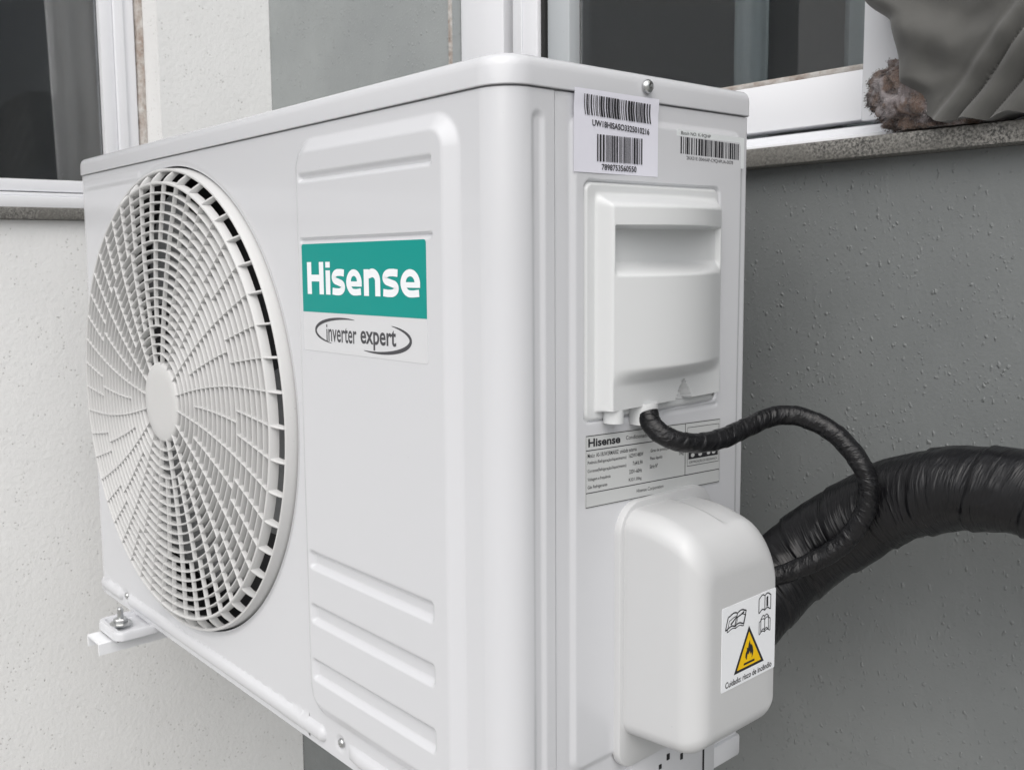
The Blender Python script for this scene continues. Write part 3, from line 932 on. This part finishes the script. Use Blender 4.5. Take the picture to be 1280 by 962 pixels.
# ------------------------------------------------------------------ foot and wall bracket
def foot(xc):
    yb = -46.0
    b = MB()
    prof = [(0, -9.5), (0, -2.0), (1.2, 0.4), (3.6, 1.0), (7, 0.4), (9.5, -4.6)]
    P = []
    for ins, z in prof:
        P.append([(x, y, z) for x, y in rr_loop(xc - 34 + ins, xc + 34 - ins, yb + ins, 12, (2, 2, max(12 - ins, 2), max(12 - ins, 2)), 8)])
    b.grid(P, closev=True, flip=True); n = len(P[0]); b.f.append(tuple(range(len(b.v) - n, len(b.v))))
    fo = b.build('foot', M_CASE, ac, 40)
    return fo
fo = foot(-657)
bx_, by_ = -657.0, -28.0
br = thing('wall_bracket', 'white steel channel bracket carrying the unit foot by the pale wall', 'bracket', (bx_, YW, -13))
def bp(name, b, mat, sm=None):
    b.v = [(x - bx_, y - YW, z + 13) for x, y, z in b.v]
    return b.build(name, mat, br, sm)
ch = MB()
x0, x1, y0, y1, zt, zb = -684.0, -645.0, -60.0, YW - 1.0, -13.0, -28.0
Pch = [(x0, zb), (x0, zt - 1.5), (x0 + 1.5, zt), (x1 - 1.5, zt), (x1, zt - 1.5), (x1, zb), (x1 - 2.2, zb), (x1 - 2.2, zt - 2.4), (x0 + 2.2, zt - 2.4), (x0 + 2.2, zb)]
ch.grid([[(x, y, z) for y in (y0, y1)] for x, z in Pch], closeu=True)
ch.f.append(tuple(2 * i for i in range(len(Pch)))); ch.f.append(tuple(2 * i + 1 for i in reversed(range(len(Pch)))))
bp('channel', ch, M_BRKT, 30)
bp('wall_plate', MB().box(-683, -633, YW - 6, YW - 0.8, -330, -28.5, 1.0), M_BRKT, 30)
bp('rubber_pad', MB().box(-684, -632, -42, 8, -12.8, -9.7, 1.0), M_RUBBER, 30)
bp('bolt', MB().lathe([(3.6, -12)] + [(3.6 + (0.25 if i % 2 else -0.15), -2 + i * 0.8) for i in range(27)] + [(3.0, 20.2)], 18, 'z', (bx_, by_, 0)), M_STEEL, 60)
bp('nut', MB().lathe([(8.2, 1.4), (8.6, 2.0), (8.6, 6.2), (7.6, 7.2)], 6, 'z', (bx_, by_, 0)), M_STEEL, 25)
bp('washer', MB().lathe([(13, -0.4), (13, 1.2), (12.4, 1.5)], 32, 'z', (bx_, by_, 0)), M_STEEL, 30)

# ------------------------------------------------------------------ taped cable and pipe bundle
def catmull(pts, n):
    pts = [Vector(p) for p in pts]; out = []
    q = [pts[0] * 2 - pts[1]] + pts + [pts[-1] * 2 - pts[-2]]
    for i in range(1, len(q) - 2):
        for k in range(n):
            t = k / n; a, b, c, d = q[i - 1], q[i], q[i + 1], q[i + 2]
            out.append(0.5 * ((2 * b) + (c - a) * t + (2 * a - 5 * b + 4 * c - d) * t * t + (3 * b - a - 3 * c + d) * t ** 3))
    out.append(pts[-1]); return out
def taped_tube(name, pts, rad, pitch, nseg, nring, lip, lump, mat, seed, parent=None):
    C = catmull(pts, nring)
    n = len(C); L = [0.0]
    for i in range(1, n): L.append(L[-1] + (C[i] - C[i - 1]).length)
    P, UV = [], []
    up = Vector((0, 0, 1)); prevn = None
    for i in range(n):
        d = (C[min(i + 1, n - 1)] - C[max(i - 1, 0)]).normalized()
        nn = (prevn - d * prevn.dot(d)).normalized() if prevn else d.cross(up).normalized()
        prevn = nn; bb = d.cross(nn)
        R = rad(L[i] / L[-1]) if callable(rad) else rad
        row = []
        for j in range(nseg + 1):
            a = 2 * math.pi * j / nseg + math.pi * 0.8
            # tape turns: a lip once per pitch along a helix, sagging between
            turn = (L[i] / pitch + a / (2 * math.pi) + 0.12 * noise.noise((L[i] * 0.02, math.cos(a), math.sin(a) + seed)))
            ph = turn - math.floor(turn)
            e = lip * ((1 - ph) ** 1.0) * min(1, ph / 0.05)
            e += lump * noise.noise((L[i] * 0.022 + seed, math.cos(a) * 1.1, math.sin(a) * 1.1))
            wr = noise.noise((ph * 2.2 + math.floor(turn) * 7.1, math.cos(a) * 3.2 + seed, math.sin(a) * 3.2 + L[i] * 0.03))
            e += 0.25 * lip * (1 - abs(wr) * 3.0)
            row.append(C[i] + (nn * math.cos(a) + bb * math.sin(a)) * (R + e))
            # uv.x runs across the tape turn (helical), so wrinkles follow the wrap
            UV.append((j / nseg * 2.0, (L[i] + a / (2 * math.pi) * pitch) * 0.001))
        P.append(row)
    b = MB(); b.grid(P)
    m = nseg + 1
    b.f.append(tuple(range(nseg - 1, -1, -1))); b.f.append(tuple((n - 1) * m + k for k in range(nseg)))
    return obj(name, b.v, b.f, mat, parent, 75, UV)
cable = taped_tube('taped_cable', [(14, 132, 319), (19, 131, 310), (30, 137, 301), (38, 156, 296), (42, 185, 296), (44, 214, 301), (52, 240, 308), (68, 256, 307), (92, 266, 294), (112, 272, 266), (112, 272, 238), (96, 266, 208), (66, 252, 184), (40, 236, 172), (22, 222, 166)],
                   7.3, 16, 32, 34, 0.55, 0.6, M_TAPE, 2.0)
tag(cable, 'thin black taped cable looping out from under the terminal cover', 'cable')
bundle = taped_tube('pipe_bundle', [(20, 190, 118), (24, 222, 128), (30, 262, 150), (48, 292, 180), (82, 308, 214), (122, 314, 242), (165, 314, 258), (212, 312, 262), (265, 312, 252), (320, 316, 228), (380, 336, 196), (430, 378, 172), (450, 440, 165)],
                    lambda t: 31.5 + 3.0 * math.sin(t * 9) * 0.3, 40, 80, 40, 1.6, 1.8, M_TAPE, 5.0)
tag(bundle, 'thick black taped pipe bundle leaving the valve cover along the grey wall', 'pipe')

# ------------------------------------------------------------------ cloths on the sill
def cloth_jacket():
    nu, nv = 260, 150; P = []
    S = lambda p, q, t: float(sstep(p, q, np.array(t)))
    for i in range(nu):
        u = (i / (nu - 1)) ** 1.25
        row = []
        for j in range(nv):
            v = (j / (nv - 1)) ** 1.25
            zb = 540.5 + 24 * max(0, 1 - u / 0.10) ** 1.6 + 2.0 * math.sin(u * 60) * min(1, u * 6)
            z = zb + (900 - zb) * v
            xl = 78 - 14 * S(563, 580, z) - 8 * S(590, 632, z) - 24 * S(628, 655, z) - 12 * S(655, 800, z)
            x = xl + (420 - xl) * u
            dx = x - xl
            edge = (1 - max(0, 1 - dx / 26) ** 2) ** 0.5 if dx < 26 else 1.0
            wob = 5.0 * noise.noise((x * 0.016, z * 0.012, 0))
            k = (x - 104) * 1.15 - (z - 553) + wob                              # folds run up to the right
            f = abs(math.sin(math.pi * k / (27 + 0.04 * k)))
            fold = 10.0 * (f ** 0.8 - 0.55) * S(-4, 14, k) * (1 - 0.5 * S(640, 760, z))
            k2 = (z - 560) + 0.55 * (x - 70) + 9 * noise.noise((x * 0.02, z * 0.02, 4))
            swag = 3.4 * math.sin(k2 / 8.5) * (1 - S(-30, 4, k)) * S(566, 582, z)
            big = 7 * noise.noise((x * 0.013, z * 0.017, 8)) + 2.4 * noise.noise((x * 0.06, z * 0.05, 3))
            y = YW + 2 - edge * (36 + 12 * S(545, 600, z)) - (fold + swag + big) * edge * S(0, 14, dx)
            row.append((x, min(y, YW - 1), z))
        P.append(row)
    Bk = [[(x, YW + 10 + 0.0 * y, z) for x, y, z in r] for r in P]
    b = MB(); b.grid(P); o0 = len(b.v); b.grid(Bk, flip=True)
    def stitch(idx):
        for a, c in zip(idx[:-1], idx[1:]): b.f.append((a, c, c + o0, a + o0))
    stitch([i * nv for i in range(nu)]); stitch([i * nv + nv - 1 for i in range(nu)][::-1])
    stitch([j for j in range(nv)][::-1]); stitch([(nu - 1) * nv + j for j in range(nv)])
    return b.build('hanging_cloth', M_CLOTH, None, 60)
tag(cloth_jacket(), 'dark grey crumpled cloth hanging over the granite window sill', 'cloth')

def fleece():
    nu, nv = 90, 60; P = []
    c = Vector((96, YW - 9, 564))
    for i in range(nu):
        th = math.pi * i / (nu - 1); row = []
        for j in range(nv):
            ph = 2 * math.pi * j / nv
            d = Vector((math.cos(th), math.sin(th) * math.cos(ph), math.sin(th) * math.sin(ph)))
            r = 1 + 0.20 * noise.noise(d * 2.2 + Vector((1, 4, 0))) + 0.10 * noise.noise(d * 6) + 0.04 * noise.noise(d * 22)
            r += 0.22 * (abs(noise.noise(d * 3.1 + Vector((7, 0, 2)))) - 0.2)
            p = Vector((d.x * 55 * r, d.y * 22 * r, d.z * 29 * r))
            p.z += 16 * max(0, -d.x) * max(0, 0.5 + d.z) - 9 * max(0, d.x)
            q = c + p
            q.z = max(q.z, 538.4 + 0.6 * noise.noise(d * 9))
            row.append(q)
        P.append(row)
    b = MB(); b.grid(P, closev=True)
    o = b.build('fleece_blanket', M_FUR, None, 60)
    # short pile: small tapered tufts standing off the surface
    V, F = [], []
    rr = random.Random(4)
    for _ in range(9000):
        i = rr.randrange(2, nu - 2); j = rr.randrange(nv)
        p = P[i][j]; n_ = (p - c).normalized()
        p = p + Vector((rr.uniform(-1, 1), rr.uniform(-1, 1), rr.uniform(-1, 1))) * 1.5
        s_ = n_.cross(Vector((rr.uniform(-1, 1), rr.uniform(-1, 1), rr.uniform(-1, 1)))).normalized() * 0.45
        tip = p + n_ * rr.uniform(0.8, 2.2) + Vector((rr.uniform(-1, 1), 0, rr.uniform(-1.6, 0.6))) * 1.2
        if tip.z < 538: continue
        k = len(V); V += [p - s_, p + s_, tip]; F.append((k, k + 1, k + 2))
    pile = obj('pile', V, F, M_FUR, o); pile['kind'] = 'stuff'
    return o
tag(fleece(), 'brown and lilac mottled fleece blanket bunched on the granite sill', 'blanket')
